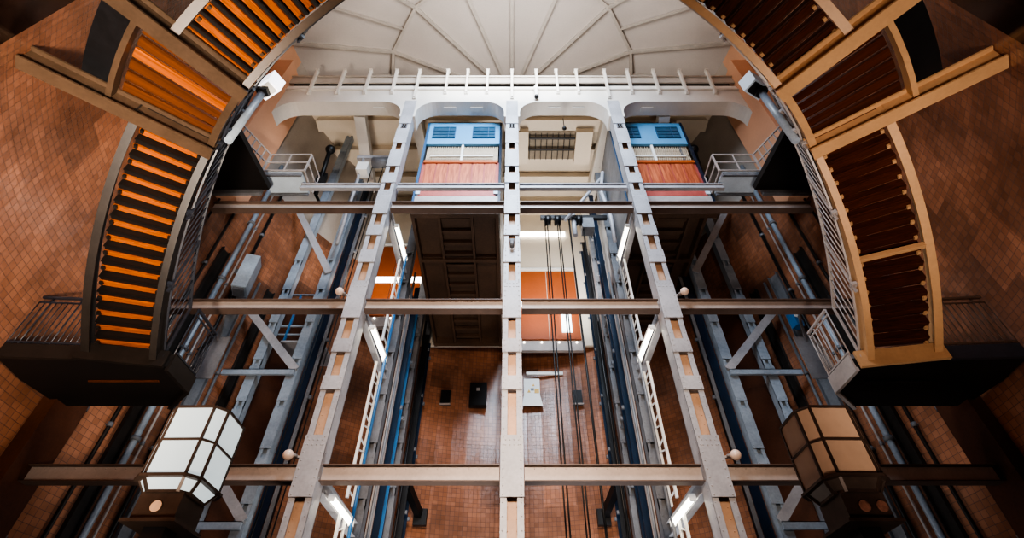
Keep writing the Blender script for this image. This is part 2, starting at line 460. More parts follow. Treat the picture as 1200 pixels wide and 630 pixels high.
# ------------------------------------------------------------------ rear columns, side beams, braces
YR = [4.3, 7.8, 10.0]
def slot_column(x, y, w_, d_, top, mat, label, pitch=1.65, ins=0):
    t = thing('battened_column', label, 'steel column', (x,y,0), 'rear columns of the lift tower')
    for s in (-1,1):
        MB().span((x+s*w_/2,y-d_/2,0), (x+s*(w_/2-.11),y-d_/2+.025,top)).span((x+s*w_/2,y-d_/2,0),(x+s*(w_/2-.025),y+d_/2,top)).build('channel', mat, t)
    MB().span((x-w_/2+.02,y-d_/2+.1,0), (x+w_/2-.02,y-d_/2+.13,top)).build('web_plate', mat, t)
    z = .4; k = 0
    while z < top-.4 and k < 20:
        mb = MB().span((x-w_/2,y-d_/2-.025,z), (x+w_/2,y-d_/2,min(z+pitch*.82,top)))
        for q in (.1, pitch*.4, pitch*.72):
            for s in (-1,1): mb.rivet((x+s*(w_/2-.06), y-d_/2-.025, z+q), (0,-1,0), .022)
        mb.build('batten_plate', mat, t); z += pitch; k += 1
    return t
RN = ['second', 'third', 'hindmost']
for s in (-1,1):
    sd = SIDE[s]
    for i, y in enumerate(YR):
        slot_column(s*4.25, y, .34, .34, Z(21), 'steel_grey', '%s column from the front in the row behind the riveted %s column' % (RN[i], sd))
    slot_column(s*7.62, 4.7, .36, .34, Z(21), 'steel_blue', 'blue-grey %s column with dark slots nearer the middle of the pair by the wall braces' % sd)
    slot_column(s*9.0, 4.7, .34, .3, Z(25.8), 'steel_blue', 'pale blue-grey %s column crossed by the diagonal wall braces' % sd)
for i, y in enumerate(YR[1:]):
    slot_column(0, y+.0, .34, .34, Z(15), 'steel_grey', '%s column hidden in line behind the riveted centre column' % RN[i+1])
# dark guide rails beside the inner columns and in the lift wells
def guide(x, y, z0, z1, mat, label, w_=.2, d_=.25):
    t = thing('guide_rail', label, 'guide rail', (x,y,z0), 'vertical guide rails in the lift wells')
    MB().span((x-w_/2,y-d_/2,z0), (x+w_/2,y-d_/2+.04,z1)).build('base_flange', mat, t)
    MB().span((x-.03,y-d_/2+.04,z0), (x+.03,y+d_/2,z1)).build('rail_head', 'black_steel', t)
    n = 0
    z = z0+1
    while z < z1:
        MB().span((x-w_/2-.06,y-.02,z), (x+w_/2+.06,y+.06,z+.12)).build('clip', 'steel_grey', t); z += 2.4
    return t
for s in (-1,1):
    sd = SIDE[s]
    guide(s*7.22, 4.9, 0, Z(14.6) if s > 0 else Z(21), 'blue_dark', 'broad dark blue guide rail beside the %s slotted column' % sd, .3)
    guide(s*6.98, 4.9, 0, Z(14.6) if s > 0 else Z(21), 'steel_grey', 'grey guide rail next to the broad dark blue rail on the %s' % sd, .12)
    guide(s*4.02, 5.6, 0, Z(14.6) if s < 0 else Z(21), 'blue_dark', 'dark blue guide rail between the second and third columns of the %s row' % sd, .2)
    guide(s*4.06, 6.4, 0, Z(14.6) if s < 0 else Z(21), 'blue_bright' if s < 0 else 'blue_dark', 'blue guide rail just in front of the third column of the %s row' % sd, .12)
    guide(s*4.0, 8.9, 0, Z(14.6) if s < 0 else Z(21), 'black_steel', 'black guide rail near the tiled back wall on the %s' % sd, .22)
    guide(s*3.98, 9.6, 0, Z(14.6) if s < 0 else Z(21), 'blue_dark', 'hindmost thin dark blue guide rail near the back wall on the %s' % sd, .14)
# side beams running back, with fluorescent tubes under the front ones
def tube_lamp(p, q, label, on=True):
    p = Vector(p); q = Vector(q); d = (q-p).normalized()
    t = thing('fluorescent_lamp', label, 'lamp', tuple(p), 'fluorescent lamps on the side beams')
    MB().bar(p, q, .16, .07).build('housing', 'white_enamel', t)
    MB().tube([p+d*.06+Vector((0,0,-.075)), q-d*.06+Vector((0,0,-.075))], .055, 10).build('tube', 'tube_white', t)
    for e in (p, q):
        MB().bar(e-d*.02+Vector((0,0,-.06)), e+d*.04+Vector((0,0,-.06)), .14, .14).build('end_cap', 'white_enamel', t)
    return t
for s in (-1,1):
    sd = SIDE[s]
    for li, L in enumerate(LEV):
        ibeam('side_beam', '%s pale side beam running back from the riveted %s column' % (LNAME[li], sd), (s*4.35,YF+.26,L-.1), (s*4.3,YR[0]-.18,L-.1), .36, .2, 'steel_pale', group='side beams running back')
        ibeam('side_beam', '%s side beam between the second and third columns of the %s row' % (LNAME[li], sd), (s*4.25,YR[0]+.18,L-.1), (s*4.25,YR[1]-.18,L-.1), .32, .2, 'steel_grey', group='side beams running back')
        tube_lamp((s*4.12,YF+.5,L-.22), (s*4.05,YF+2.2,L-.22), 'lit fluorescent tube under the %s side beam behind the riveted %s column' % (LNAME[li], sd))
        # wall braces, struts
        yb = 4.25
        zt = L if li < 2 else L
    for li, (za, zb) in enumerate(((Z(7.5),Z(4.9)), (Z(12.45),Z(9.85)), (Z(18.6),Z(14.5)))):
        t = MB().bar((s*9.98,4.42,za), (s*7.5,4.42,zb), .28, .04, (0,-1,0)).bar((s*9.98,4.49,za),(s*7.5,4.49,zb),.03,.12,(0,-1,0))
        tag(t.build('diagonal_brace', 'steel_pale', None), '%s flat diagonal brace from the %s wall down to the slotted column' % (LNAME[li], sd), 'brace', 'diagonal wall braces')
        if li < 2:
            t = MB().span((s*9.98,4.37,zb-.22), (s*7.5,4.47,zb-.02)).span((s*9.98,4.37,zb-.04),(s*7.5,4.5,zb-.02))
            tag(t.build('strut', 'steel_blue', None), '%s horizontal strut from the %s wall to the slotted column' % (LNAME[li], sd), 'strut', 'horizontal wall struts')
    # roof bracket of the far bay, running down from the cornice
    mb = MB().bar((s*7.0,YF+.5,Z(21.6)), (s*7.35,5.6,Z(21.6)), .5, .5)
    tag(mb.build('roof_girder', 'cornice_paint'), 'pale roof girder running back under the cornice in the far %s bay' % sd, 'girder', 'roof girders behind the cornice')
    mb = MB().bar((s*5.0,YF+.5,Z(23.8)), (s*4.4,9.8,Z(23.8)), .5, .6)
    tag(mb.build('roof_girder', 'cornice_paint'), 'pale roof girder running back above the riveted %s column' % sd, 'girder', 'roof girders behind the cornice')
tag(MB().bar((0,YF+.5,Z(23.8)), (0,9.8,Z(23.8)), .5, .6).build('roof_girder', 'cornice_paint'), 'pale roof girder running back above the riveted centre column', 'girder', 'roof girders behind the cornice')

# ladders (lattice) beside the second columns
def ladder(x, y, z0, z1, label, wd=.42, mat='white_enamel', pitch=.36, dx=None):
    t = thing('ladder', label, 'ladder', (x,y,z0), 'ladders in the lift tower')
    a = dx if dx is not None else Vector((0,1,0))
    for k in (-1,1):
        c = Vector((x,y,0))+a*k*wd/2
        MB().span((c.x-.035,c.y-.035,z0), (c.x+.035,c.y+.035,z1)).build('side_rail', mat, t)
    z = z0+.2; n = 0
    while z < z1-.05 and n < 90:
        p = Vector((x,y,z))-a*wd/2; q = Vector((x,y,z+(.2 if n % 2 else 0)))+a*wd/2
        MB().bar(p, q, .035, .035).build('rung', mat, t); z += pitch; n += 1
    return t
for s in (-1,1):
    sd = SIDE[s]
    ladder(s*4.15, 2.55, 0, Z(4.4), 'short white ladder under the lowest tube on the %s' % sd, .5)
    ladder(s*4.2, 3.0, Z(4.9), Z(9.0), 'pale lattice ladder between the lowest and middle tubes on the %s' % sd, .6)
    ladder(s*4.2, 3.1, Z(9.9), Z(13.6), 'pale lattice ladder between the middle and uppermost tubes on the %s' % sd, .6)
    ladder(s*4.1, 5.0, 0, Z(13.6), 'tall thin lattice ladder beside the second column of the %s row' % sd, .35, 'rail_grey')
    for k, (dx, dy) in enumerate(((.02,2.05),(.0,3.75),(-.05,7.0))):
        mb = MB().tube([(s*(3.98+dx),YF+dy,0),(s*(3.98+dx),YF+dy,Z(14.6 if k else 13.8))], .045)
        tag(mb.build('cable_conduit', ['blue_bright' if s < 0 else 'steel_grey','steel_grey','black_steel'][k]), [('bright blue' if s < 0 else 'grey')+' conduit behind the %s ladder','blue-grey conduit beside the second column of the %s row','black conduit near the third column of the %s row'][k] % sd, 'pipe', 'conduits in the tower')
    # dark diagonal wall arm by the back wall
    tag(MB().bar((s*3.95,8.9,Z(7.6)), (s*3.6,10.1,Z(7.0)), .25, .3).box((s*3.55,10.2,Z(6.9)), (.5,.2,.6)).build('wall_bracket', 'black_steel'), 'dark bracket arm fixed low on the back wall at the %s guide rails' % sd, 'bracket', 'back wall arms')

# ------------------------------------------------------------------ lift cars
def lift_car(x0, x1, label, zb=Z(14.85), y0=1.5, y1=10.0):
    xm = (x0+x1)/2; W = x1-x0; xb1 = min(x1, 7.36)
    t = thing('lift_car', label, 'lift car', (xm,y0,zb), 'lift cars in the tower')
    zt = Z(21.3)
    MB().span((x0,y0+.25,zb+.3), (xb1,y1,zb+.4)).build('floor_plate', 'car_under', t)
    mb = MB()
    for x in (x0+.06, xb1-.06): mb.bar((x,y0+.1,zb+.12), (x,y1,zb+.12), .12, .36)
    for x in (xm-.62, xm+.62): mb.bar((x,y0+.2,zb+.14), (x,y1,zb+.14), .1, .3)
    mb.build('underframe_girders', 'car_under', t)
    n = 0
    y = y0+.55
    while y < y1-.2:
        MB().bar((xm-.6,y,zb+.2), (xm+.6,y,zb+.2), .16, .14).build('floor_joist', 'car_under', t); y += .62
    for y in (y0+2.6, y0+5.6):
        MB().bar((x0,y,zb+.02), (xb1,y,zb+.02), .18, .1).build('crosshead', 'car_under', t)
    MB().span((x0,y1-.3,zb-.08), (xb1,y1-.05,zb+.3)).build('rear_sill', 'car_under', t)
    MB().span((x0+.05,y0+.05,zb+.5), (x1-.05,y0+.3,zb+.98)).build('front_sill', 'rail_grey', t)
    MB().span((x0+.05,y0+.1,zb-.05), (x1-.05,y0+.3,zb+.5)).build('toe_plate', 'car_under', t)
    MB().span((x0+.15,y0+.04,zb+.98), (x1-.15,y0+.25,zb+1.36)).build('red_buffer', 'pink_red', t)
    MB().span((x0+.05,y0+.08,zb+1.36), (x1-.05,y0+.2,zb+1.5)).build('front_lip', 'orange_panel', t)
    # front wooden panels
    zw0, zw1 = zb+1.5, Z(18.2)
    MB().span((x0+.05,y0+.14,zw0), (x1-.05,y0+.19,zw1)).build('backing_panel', 'pink_red', t)
    npan = 6; pw = (W-.3)/npan
    for i in range(npan):
        a = x0+.15+pw*i
        if x0 > 0 and i == 0:
            MB().span((a+.03,y0+.1,zw0), (a+pw-.03,y0+.14,zw1-.12)).build('white_door', 'platform_blue', t); continue
        p = MB().span((a+.03,y0+.1,zw0), (a+pw-.03,y0+.14,zw1-.12)).build('wooden_panel', 'wood_car', t)
    MB().span((x0+.1,y0+.06,zw1-.1), (x1-.1,y0+.16,zw1+.08)).build('top_rail', 'orange_panel', t)
    # folding gate
    zg1 = Z(19.55)
    gate = MB().span((x0+.12,y0+.3,zw1), (x1-.12,y0+.33,zg1)).build('gate_backing', 'mesh_cream', t)
    mb = MB(); n = 34
    for i in range(n+1):
        a = x0+.12+(W-.24)*i/n
        mb.bar((a,y0+.24,zw1), (a,y0+.24,zg1), .03, .03)
    for i in range(n):
        a = x0+.12+(W-.24)*i/n; b = x0+.12+(W-.24)*(i+1)/n
        for k in range(4):
            za = zw1+(zg1-zw1)*k/4; zc = zw1+(zg1-zw1)*(k+1)/4
            mb.bar((a,y0+.22,za), (b,y0+.22,zc), .018, .018)
    mb.build('folding_gate', 'mesh_cream', t)
    MB().span((x0+.3,y0+.14,zw1+.5), (x1-.3,y0+.2,zw1+.58)).build('gate_bar', 'white_enamel', t)
    MB().span((xm-.05,y0+.12,zw1), (xm+.05,y0+.2,zg1)).build('gate_mullion', 'white_enamel', t)
    # blue head panel with two windows
    hd = MB().prism([(x0+.02,zg1),(x1-.02,zg1),(x1-.02,zt),(x0+.02,zt)], y0+.08, y0+.2).build('head_panel', 'car_blue', t)
    for k in (-1,1):
        cx = xm+k*W*.27
        wn = MB().span((cx-.5,y0+.045,zg1+.45), (cx+.5,y0+.075,zg1+1.35)).build('window', 'glass_dark', t)
        mb = MB()
        for a in (-.49,.2,.49): mb.span((cx+a-.015,y0+.02,zg1+.45), (cx+a+.015,y0+.05,zg1+1.35))
        for a in (.45,.72,1.0,1.32): mb.span((cx-.5,y0+.02,zg1+a), (cx+.5,y0+.05,zg1+a+.018))
        mb.build('window_bars', 'car_frame_blue', wn)
    for k, x in ((0,x0),(1,x1)):
        MB().bar((x,y0+.1,zb+.3), (x,y0+.1,zt), .1, .1).build('corner_post', 'car_frame_blue' if k == 0 else 'blue_dark', t)
        xw = min(x,xb1); MB().span((xw-.02,y0+.2,zb+.4), (xw+.02,y1,zt)).build('side_wall', 'steel_grey', t)
    MB().span((x0,y0+.1,zt), (xb1,y1,zt+.1)).build('roof', 'under_dark', t)
    for k in (-1,1): MB().box((xm+k*W*.46,y0+.06,zb+1.2), (.16,.14,.3)).build('corner_bracket', 'platform_blue', t)
    return t
lift_car(-3.8, -.5, 'lift car with blue head and wooden panels left of the riveted centre column')
lift_car(4.47, 7.75, 'lift car with blue head and a pale door right of the riveted right column')

# machine gear over the empty right centre well and ropes
mach = thing('hoist_gear', 'dark lift machinery over the empty well right of the centre column', 'lift machinery', (2.4,3.2,Z(16.6)))
MB().bar((1.2,3.3,Z(16.6)), (4.0,3.3,Z(16.6)), .14, .2).build('crossbar', 'black_steel', mach)
MB().tube([(2.2,3.1,Z(16.2)),(4.0,2.6,Z(18.6))], .07).build('pipe', 'steel_pale', mach)
MB().tube([(2.6,3.4,Z(15.6)),(2.6,3.4,Z(17.1))], .1).build('spindle', 'steel_pale', mach)
for x in (1.5,1.9,2.8): MB().tube([(x-.12,3.25,Z(16.35)),(x+.12,3.25,Z(16.35))], .22, 14).build('pulley', 'black_steel', mach)
MB().span((2.9,3.2,Z(15.9)),(3.4,3.7,Z(16.5))).build('motor_box','steel_grey',mach)
MB().tube([(3.95,2.4,Z(18.6)),(3.75,2.5,Z(17.4)),(4.0,2.7,Z(15.9)),(4.0,2.8,Z(14.6))], .08).build('bent_duct', 'steel_pale', mach)
ROPN = ['leftmost','second from left','third from left','fourth from left','fifth from left','rightmost']
for i, x in enumerate((1.38,1.48,1.9,1.98,2.4,2.95)):
    r = .022 if i < 4 else .035
    tag(MB().tube([(x,3.35,0),(x,3.35,Z(16.5))], r, 6).build('hoist_rope', 'rope_black'), '%s black hoist rope hanging in the well right of the centre column' % ROPN[i], 'rope', 'hoist ropes in the right centre well')
tag(MB().tube([(2.35,YF+.6,Z(20.6)),(2.35,YF+.6,Z(21.4))], .02, 6).sphere((2.35,YF+.6,Z(20.55)), .1).build('pendant_hook', 'black_steel'), 'small black hook hanging under the cornice right of the centre column', 'hook')
# louvre in the hall ceiling
lv = thing('louvre_window', 'dark louvred skylight with pale side panels above the right centre well', 'louvre', (2.1,4.5,Z(24.45)))
MB().span((.9,3.9,Z(24.4)), (3.4,5.6,Z(24.5))).build('opening', 'louvre_brown', lv)
for k in range(8): MB().span((.95+.31*k,3.95,Z(24.25)), (.975+.31*k,5.55,Z(24.4))).build('louvre_slat', 'under_dark', lv)
for k in range(2): MB().span((.9,4.1+.7*k,Z(24.15)), (3.4,4.2+.7*k,Z(24.25))).build('cross_slat', 'black_steel', lv)
for xa, xb in ((.15,.88),(3.42,4.3)): MB().span((xa,3.7,Z(24.05)), (xb,5.7,Z(24.45))).build('side_panel', 'plaster_cream', lv)

# landing doors at street level on the back wall
def entrance(xa, xb, label, y=10.2):
    t = thing('lift_entrance', label, 'lift entrance', (xa,y,Z(14.6)), 'street level lift entrances on the back wall')
    zz = [Z(15.1), Z(17.6), Z(20.2)]
    n = 2
    for j in range(2):
        for i in range(n):
            a = xa+(xb-xa)*i/n; b = xa+(xb-xa)*(i+1)/n
            MB().span((a+.02,y-.1,zz[j]+.2), (b-.02,y,zz[j+1]-.2)).build('orange_panel', 'orange_panel', t)
    MB().span((xa,y-.14,zz[1]-.16), (xb,y-.02,zz[1]+.16)).build('light_strip', 'lamp_white', t)
    MB().span((xa,y-.22,Z(14.55)), (xb,y-.01,Z(15.1))).build('steel_sill', 'rail_grey', t)
    for i in range(4):
        MB().sphere((xa+.3+(xb-xa-.6)*i/3,y-.26,Z(15.0)), .05).build('sill_spotlight', 'lamp_white', t)
    MB().span((xa+(xb-xa)*.7,y-.2,Z(15.7)), (xa+(xb-xa)*.86,y-.12,Z(17.0))).build('lit_slot_window', 'slit_white', t)
    MB().span((xa,y-.15,zz[2]-.05), (xb,y,zz[2]+.05)).build('top_trim', 'white_enamel', t)
    return t
entrance(.3, 3.5, 'orange panelled lift entrance with white light strip behind the hanging ropes')
entrance(-7.5, -4.6, 'orange panelled lift entrance with white light strip behind the riveted left column', 8.3)
struct('wall_back_left', MB().span((-7.7,8.32,Z(14.6)), (-4.5,8.4,Z(24))), 'plaster_cream')
tag(MB().span((.4,10.0,Z(23.0)),(3.2,10.18,Z(23.25))).build('strip_lamp','lamp_white'), 'bright strip lamp on the cream wall above the ropes', 'lamp')

# sign and dark boxes on the tiled back wall
def back_pt(x, h, off=.06): return Vector((x, math.sqrt((RW-off)**2-x*x), Z(h)))
sg = thing('warning_sign', 'white trapezoid sign plate with yellow marks on the tiled back wall', 'sign', tuple(back_pt(.95,13.2)))
bx = .95; by = 10.9
MB().prism([(bx-.38,Z(13.5)),(bx+.38,Z(13.5)),(bx+.38,Z(12.6)),(bx+.5,Z(12.05)),(bx-.5,Z(12.05)),(bx-.38,Z(12.6))], by-.04, by).build('plate', 'white_enamel', sg)
MB().prism([(bx-.22,Z(12.75)),(bx-.06,Z(12.75)),(bx-.14,Z(12.92))], by-.06, by-.04).build('warning_triangle', 'yellow_sign', sg)
MB().prism([(bx+.02,Z(13.1)),(bx+.14,Z(13.1)),(bx+.08,Z(13.22))], by-.06, by-.04).build('warning_triangle', 'yellow_sign', sg)
MB().span((bx+.12,by-.06,Z(12.72)),(bx+.34,by-.04,Z(12.94))).build('yellow_square', 'yellow_sign', sg)
MB().span((bx-.06,by-.055,Z(12.85)),(bx+.1,by-.04,Z(12.98))).build('grey_mark','steel_grey',sg)
tag(MB().span((.7,10.86,Z(13.75)),(2.5,10.95,Z(13.9))).build('name_strip','white_enamel'), 'long thin white strip above the warning sign', 'strip')
bb = thing('junction_box', 'black cabinet box with a small white mark high on the back wall', 'cabinet', (-1.6,10.7,Z(12.4)))
MB().span((-2.0,10.7,Z(12.0)), (-1.2,10.98,Z(13.2))).build('case', 'black_steel', bb)
MB().span((-1.68,10.67,Z(12.75)), (-1.52,10.7,Z(12.9))).build('white_mark', 'rail_grey', bb)
for x, nm in ((-3.1,'left'),(3.05,'right')):
    t = thing('wall_vent', 'small dark square vent with pale frame on the %s of the back wall' % nm, 'vent', (x,10.55,Z(12.1)), 'back wall vents')
    MB().span((x-.22,10.55,Z(12.0)), (x+.22,10.75,Z(12.7))).build('opening', 'black_steel', t)
    MB().span((x-.25,10.5,Z(11.95)), (x+.25,10.6,Z(12.0))).build('frame', 'rail_grey', t)

# ball lamps and small cameras on the columns
for s in (-1,1):
    for li, L in ((0,LEV[0]),(1,LEV[1])):
        x = s*5.0
        t = thing('dome_lamp', 'small round white lamp beside the riveted %s column at the %s beam' % (SIDE[s], LNAME[li]), 'lamp', (x,YF-.3,L+.3), 'round lamps on the columns')
        MB().sphere((x,YF-.4,L+.32), .12).build('globe', 'ball_white', t)
        MB().tube([(x-s*.1,YF-.2,L+.38),(x,YF-.35,L+.35)], .05).build('socket', 'rail_grey', t)
        MB().bar((x-s*.25,YF-.12,L+.38),(x,YF-.2,L+.38),.05,.05).build('arm','rail_grey',t)
t = thing('security_camera', 'small white camera pod hanging from the cornice beside the centre column', 'camera', (1.15,YF-.4,Z(21.6)))
MB().sphere((1.1,YF-.42,Z(22.3)), .13).build('mount', 'white_enamel', t)
MB().tube([(1.1,YF-.42,Z(22.2)),(1.1,YF-.42,Z(21.6))], .1, 10, r2=.07).build('body', 'white_enamel', t)
MB().sphere((1.1,YF-.42,Z(21.5)), .11).build('lens', 'black_steel', t)
t = thing('spot_fitting', 'little dark spotlight fitting on the front of the riveted centre column', 'spotlight', (0,YF-.3,Z(12.0)))
MB().tube([(-.0,YF-.4,Z(11.75)),(0,YF-.4,Z(12.05))], .07, 10).build('body', 'steel_grey', t)
MB().box((0,YF-.33,Z(12.1)), (.14,.12,.1)).build('bracket', 'black_steel', t)

# ------------------------------------------------------------------ curved stairs on both sides
RI, RO = 8.0, 9.25
P0, P1, P2, P3 = R(9), R(36.5), R(48.7), R(84)
H0, H1 = 6.6, 9.72
SL = (H1-H0)/(P1-P0); SL2 = 5.0
def sh(phi):
    return H0+SL*(min(phi,P1)-P0)+max(0,phi-P2)*SL2
def swept(mb, r0, r1, dz0, dz1, a, b, s, n, hf):
    rings = []
    for i in range(n+1):
        p = a+(b-a)*i/n; z = Z(hf(p))
        rings.append([pol(r0,p,z+dz0,s), pol(r1,p,z+dz0,s), pol(r1,p,z+dz1,s), pol(r0,p,z+dz1,s)])
    return mb.sweep(rings)
def stair(s, a, b, n, nm, hf):
    sd = SIDE[s]; L = s < 0
    strm = 'stair_dark' if L else 'stair_tan'; wm = 'wood_orange_lit' if L else 'wood_dark'; rm = 'rail_dark' if L else 'rail_grey'  # left/right lighting difference put into separate stringer, tread and rail colours
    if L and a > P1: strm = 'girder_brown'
    base = pol((RI+RO)/2, a, Z(hf(a)), s)
    look = 'dark framed curved staircase with treads tinted as orange-lit wood' if L else 'curved staircase with tan stringers and dark brown treads'
    t = thing('curved_staircase', '%s, %s flight on the %s wall' % (look, nm, sd), 'staircase', tuple(base), 'curved stair flights')
    for r0, r1 in ((RI-.12,RI+.02),(RO-.02,RO+.14)):
        mb = swept(MB(), r0, r1, -.30, -.27, a, b, s, 28, hf)
        rw = r0+.02 if r0 < 8.5 else r1-.05
        swept(mb, rw, rw+.03, -.30, .16, a, b, s, 28, hf)
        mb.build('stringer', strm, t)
    wf = .46 if a < P1 else .62
    dp = (b-a)/n; rise = (hf(b)-hf(a))/n
    for i in range(n):
        p = a+dp*(i+.5); z = Z(hf(a+dp*(i+.5)))+.02
        c = pol((RI+RO)/2, p, z, s); rad = pol(1,p,0,s); tan = Vector((0,0,1)).cross(rad)
        go = dp*(RI+RO)/2
        # boards are slightly wedge shaped like winders
        hw0, hw1 = RI*dp*.5, RO*dp*.5
        mb = MB(); o = []
        for k, th in ((0,0),(1,-.045)):
            for rr, hw in ((RI+.02,hw0*.98),(RO-.02,hw1*.98)):
                for e in (-1,1): o.append(pol(rr,p,z+th,s)+tan*(e*hw*wf-hw*.9+hw*wf))
        v0 = len(mb.v); mb.v += o
        for fc in ((0,1,3,2),(4,6,7,5),(0,4,5,1),(2,3,7,6),(0,2,6,4),(1,5,7,3)):
            mb.f.append([v0+q for q in fc]); mb.sm.append(False)
            uvq = {0:(0,0),1:(0,.3),2:(1.2,0),3:(1.2,.3),4:(0,.02),5:(0,.28),6:(1.2,.02),7:(1.2,.28)}
            mb.uv.append([uvq[q] for q in fc])
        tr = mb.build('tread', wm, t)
        # riser board behind the tread (upper side)
        q = a+dp*(i+.93)
        ra, rb = pol(RI+.02,q,z,s), pol(RO-.02,q,z,s)
        MB().bar(ra+Vector((0,0,rise*.42)), rb+Vector((0,0,rise*.42)), .025, rise*1.02).quadbox(pol((RI+RO)/2,p,z+.012,s), rad, tan, (0,0,1), RO-RI-.06, hw1*2, .02).build('riser', 'under_dark' if L else 'wood_dark', t)
        # cleat angle under tread ends
        for rr in (RI+.08, RO-.08):
            cc = pol(rr, p, z-.09, s)
            MB().quadbox(cc, rad, tan, (0,0,1), .06, hw0*.7, .05).build('cleat', strm, t)
    # inner railing
    rr = RI-.16
    rl = swept(MB(), rr-.035, rr+.035, 1.3, 1.36, a, b, s, 28, hf).build('handrail', rm, t)
    swept(MB(), rr-.02, rr+.02, .02, .06, a, b, s, 28, hf).build('bottom_rail', rm, t)
    nb = int((b-a)*rr/.17)
    for i in range(nb+1):
        p = a+(b-a)*i/nb; z = Z(hf(p))
        MB().tube([pol(rr,p,z+.04,s), pol(rr,p,z+1.3,s)], .015, 6).build('baluster', rm, t)
    np_ = max(2, int((b-a)*rr/1.1))
    for i in range(np_+1):
        p = a+(b-a)*i/np_; z = Z(hf(p))
        MB().bar(pol(rr-.02,p,z-.3,s), pol(rr-.02,p,z+1.32,s), .045, .045).build('railing_post', rm, t)
        MB().bar(pol(rr-.06,p,z-.1,s), pol(rr+.14,p,z-.1,s), .12, .08).build('post_bracket', rm, t)
    if not L and nm == 'lower':
        q = (a+b)/2-.02
        MB().bar(pol(RI,q,Z(hf(q))-.24,s), pol(RO,q,Z(hf(q))-.24,s), .1, .1).build('cross_bar', strm, t)
    return t
for s in (-1,1):
    stair(s, P0, P1, 16, 'lower', sh)
    stair(s, P2, P3, 22, 'upper', sh)
    sd = SIDE[s]; L = s < 0
    gm = 'girder_brown' if L else 'stair_tan'
    rm = 'rail_dark' if L else 'rail_grey'  # railing colour again carries the darker left and lit right side
    # half landing between two radial girders
    t = thing('half_landing', 'stair half landing carried on two radial girders on the %s wall' % sd, 'landing', tuple(pol(9,(P1+P2)/2,Z(H1),s)), 'half landings')
    zl = Z(H1)
    n = 7
    for i in range(n):
        a = P1+(P2-P1)*i/n+.004; b = P1+(P2-P1)*(i+1)/n-.004
        mb = MB(); rings = []
        mb.sweep([[pol(r,p,zl+dz,s) for (p,dz) in ((a,-.0),(b,-.0),(b,.06),(a,.06))] for r in (RI-.05, 9.75)])
        mb.build('deck_board', ('wood_orange_lit' if i == 3 else 'wood_mid') if L else 'wood_dark', t)
    for p in (P1-.005, P2+.005):
        rad = pol(1,p,0,s)
        a_, b_ = pol(RI-.15,p,zl-.26,s), pol(RW-.02,p,zl-.26,s)
        mb = MB().bar(a_, b_, .06, .46).bar(a_+Vector((0,0,-.22)), b_+Vector((0,0,-.22)), .3, .04).bar(a_+Vector((0,0,.2)), b_+Vector((0,0,.2)), .26, .04)
        mb.build('radial_girder', gm, t)
    pj = [pol(9.85,P1+(P2-P1)*k/4,zl-.18,s) for k in range(5)]
    mb = MB()
    for a_, b_ in zip(pj, pj[1:]): mb.bar(a_, b_, .1, .3)
    mb.build('trimmer_joist', gm, t)
    mb = MB()
    hf = lambda p: H1
    swept(mb, RI-.12, RI+.02, -.3, .1, P1, P2, s, 8, hf); mb.build('edge_beam', gm, t)
    rr = RI-.16
    swept(MB(), rr-.035, rr+.035, 1.3, 1.36, P1, P2, s, 8, hf).build('handrail', rm, t)
    swept(MB(), rr-.02, rr+.02, .02, .06, P1, P2, s, 8, hf).build('bottom_rail', rm, t)
    nb = int((P2-P1)*rr/.17)
    for i in range(1, nb):
        p = P1+(P2-P1)*i/nb
        MB().tube([pol(rr,p,zl+.04,s), pol(rr,p,zl+1.3,s)], .015, 6).build('baluster', rm, t)
    swept(MB(), 9.92, 10.45, -.02, .06, P1, P2, s, 6, hf).build('edge_sheet', 'black_steel', t)
    # floodlight on a mast
    p = R(38.5)
    b0 = pol(RI-.3,p,zl-.2,s); tp = b0+Vector((0,0,2.3))
    t = thing('floodlight', ('bright white floodlight on a blue-grey mast at the left half landing' if L else 'grey floodlight on a blue-grey mast at the right half landing'), 'floodlight', tuple(b0), 'mast floodlights')
    MB().tube([b0, tp], .085, 10).build('mast', 'steel_blue', t)
    MB().box(tp+Vector((0,0,-.1)), (.26,.2,.16)).build('yoke', 'black_steel', t)
    hb = MB().box(tp+Vector((-s*.06,.0,.22)), (.5,.36,.46), rz=s*.5).build('lamp_head', 'flood_white' if L else 'flood_off', t)
    MB().box(tp+Vector((-s*.06,.0,-.02)), (.4,.28,.04), rz=s*.5).build('lens_frame', 'black_steel' if not L else 'white_enamel', t)
    MB().bar(b0+Vector((0,0,.3)), b0+Vector((0,0,.3))+pol(.25,p,0,s), .12, .08).build('clamp', rm, t)
    MB().bar(b0+Vector((0,0,1.1)), b0+Vector((0,0,1.1))+pol(.25,p,0,s), .12, .08).build('clamp', rm, t)

    # lower landing where the stair arrives
    zl = Z(H0)
    t = thing('lower_landing', 'dark underside landing at the foot of the curved stair on the %s wall' % sd, 'landing', (s*9.3,-.6,zl), 'lower landings')
    outl = [(7.55,-1.15),(9.35,-1.5),(9.42,-1.4),(11.05,-1.5),(11.15,-.6),(10.98,.55),(8.3,.55),(7.55,-.2)]
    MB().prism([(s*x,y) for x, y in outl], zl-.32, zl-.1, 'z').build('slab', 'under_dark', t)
    MB().prism([(s*x,y) for x, y in outl], zl-.1, zl, 'z').build('deck', 'stair_dark' if L else 'steel_grey', t)
    fm = 'stair_dark' if L else 'stair_tan'
    MB().bar((s*7.6,-1.22,zl-.18), (s*9.35,-1.57,zl-.18), .08, .4).build('front_fascia', fm, t)
    MB().bar((s*9.42,-1.44,zl-.16), (s*11.05,-1.54,zl-.16), .08, .34).build('wall_fascia', 'stair_dark' if L else 'rail_dark', t)
    MB().bar((s*7.55,-1.15,zl-.2), (s*7.52,-.2,zl-.2), .08, .42).build('corner_fascia', 'stair_dark' if L else 'rail_grey', t)
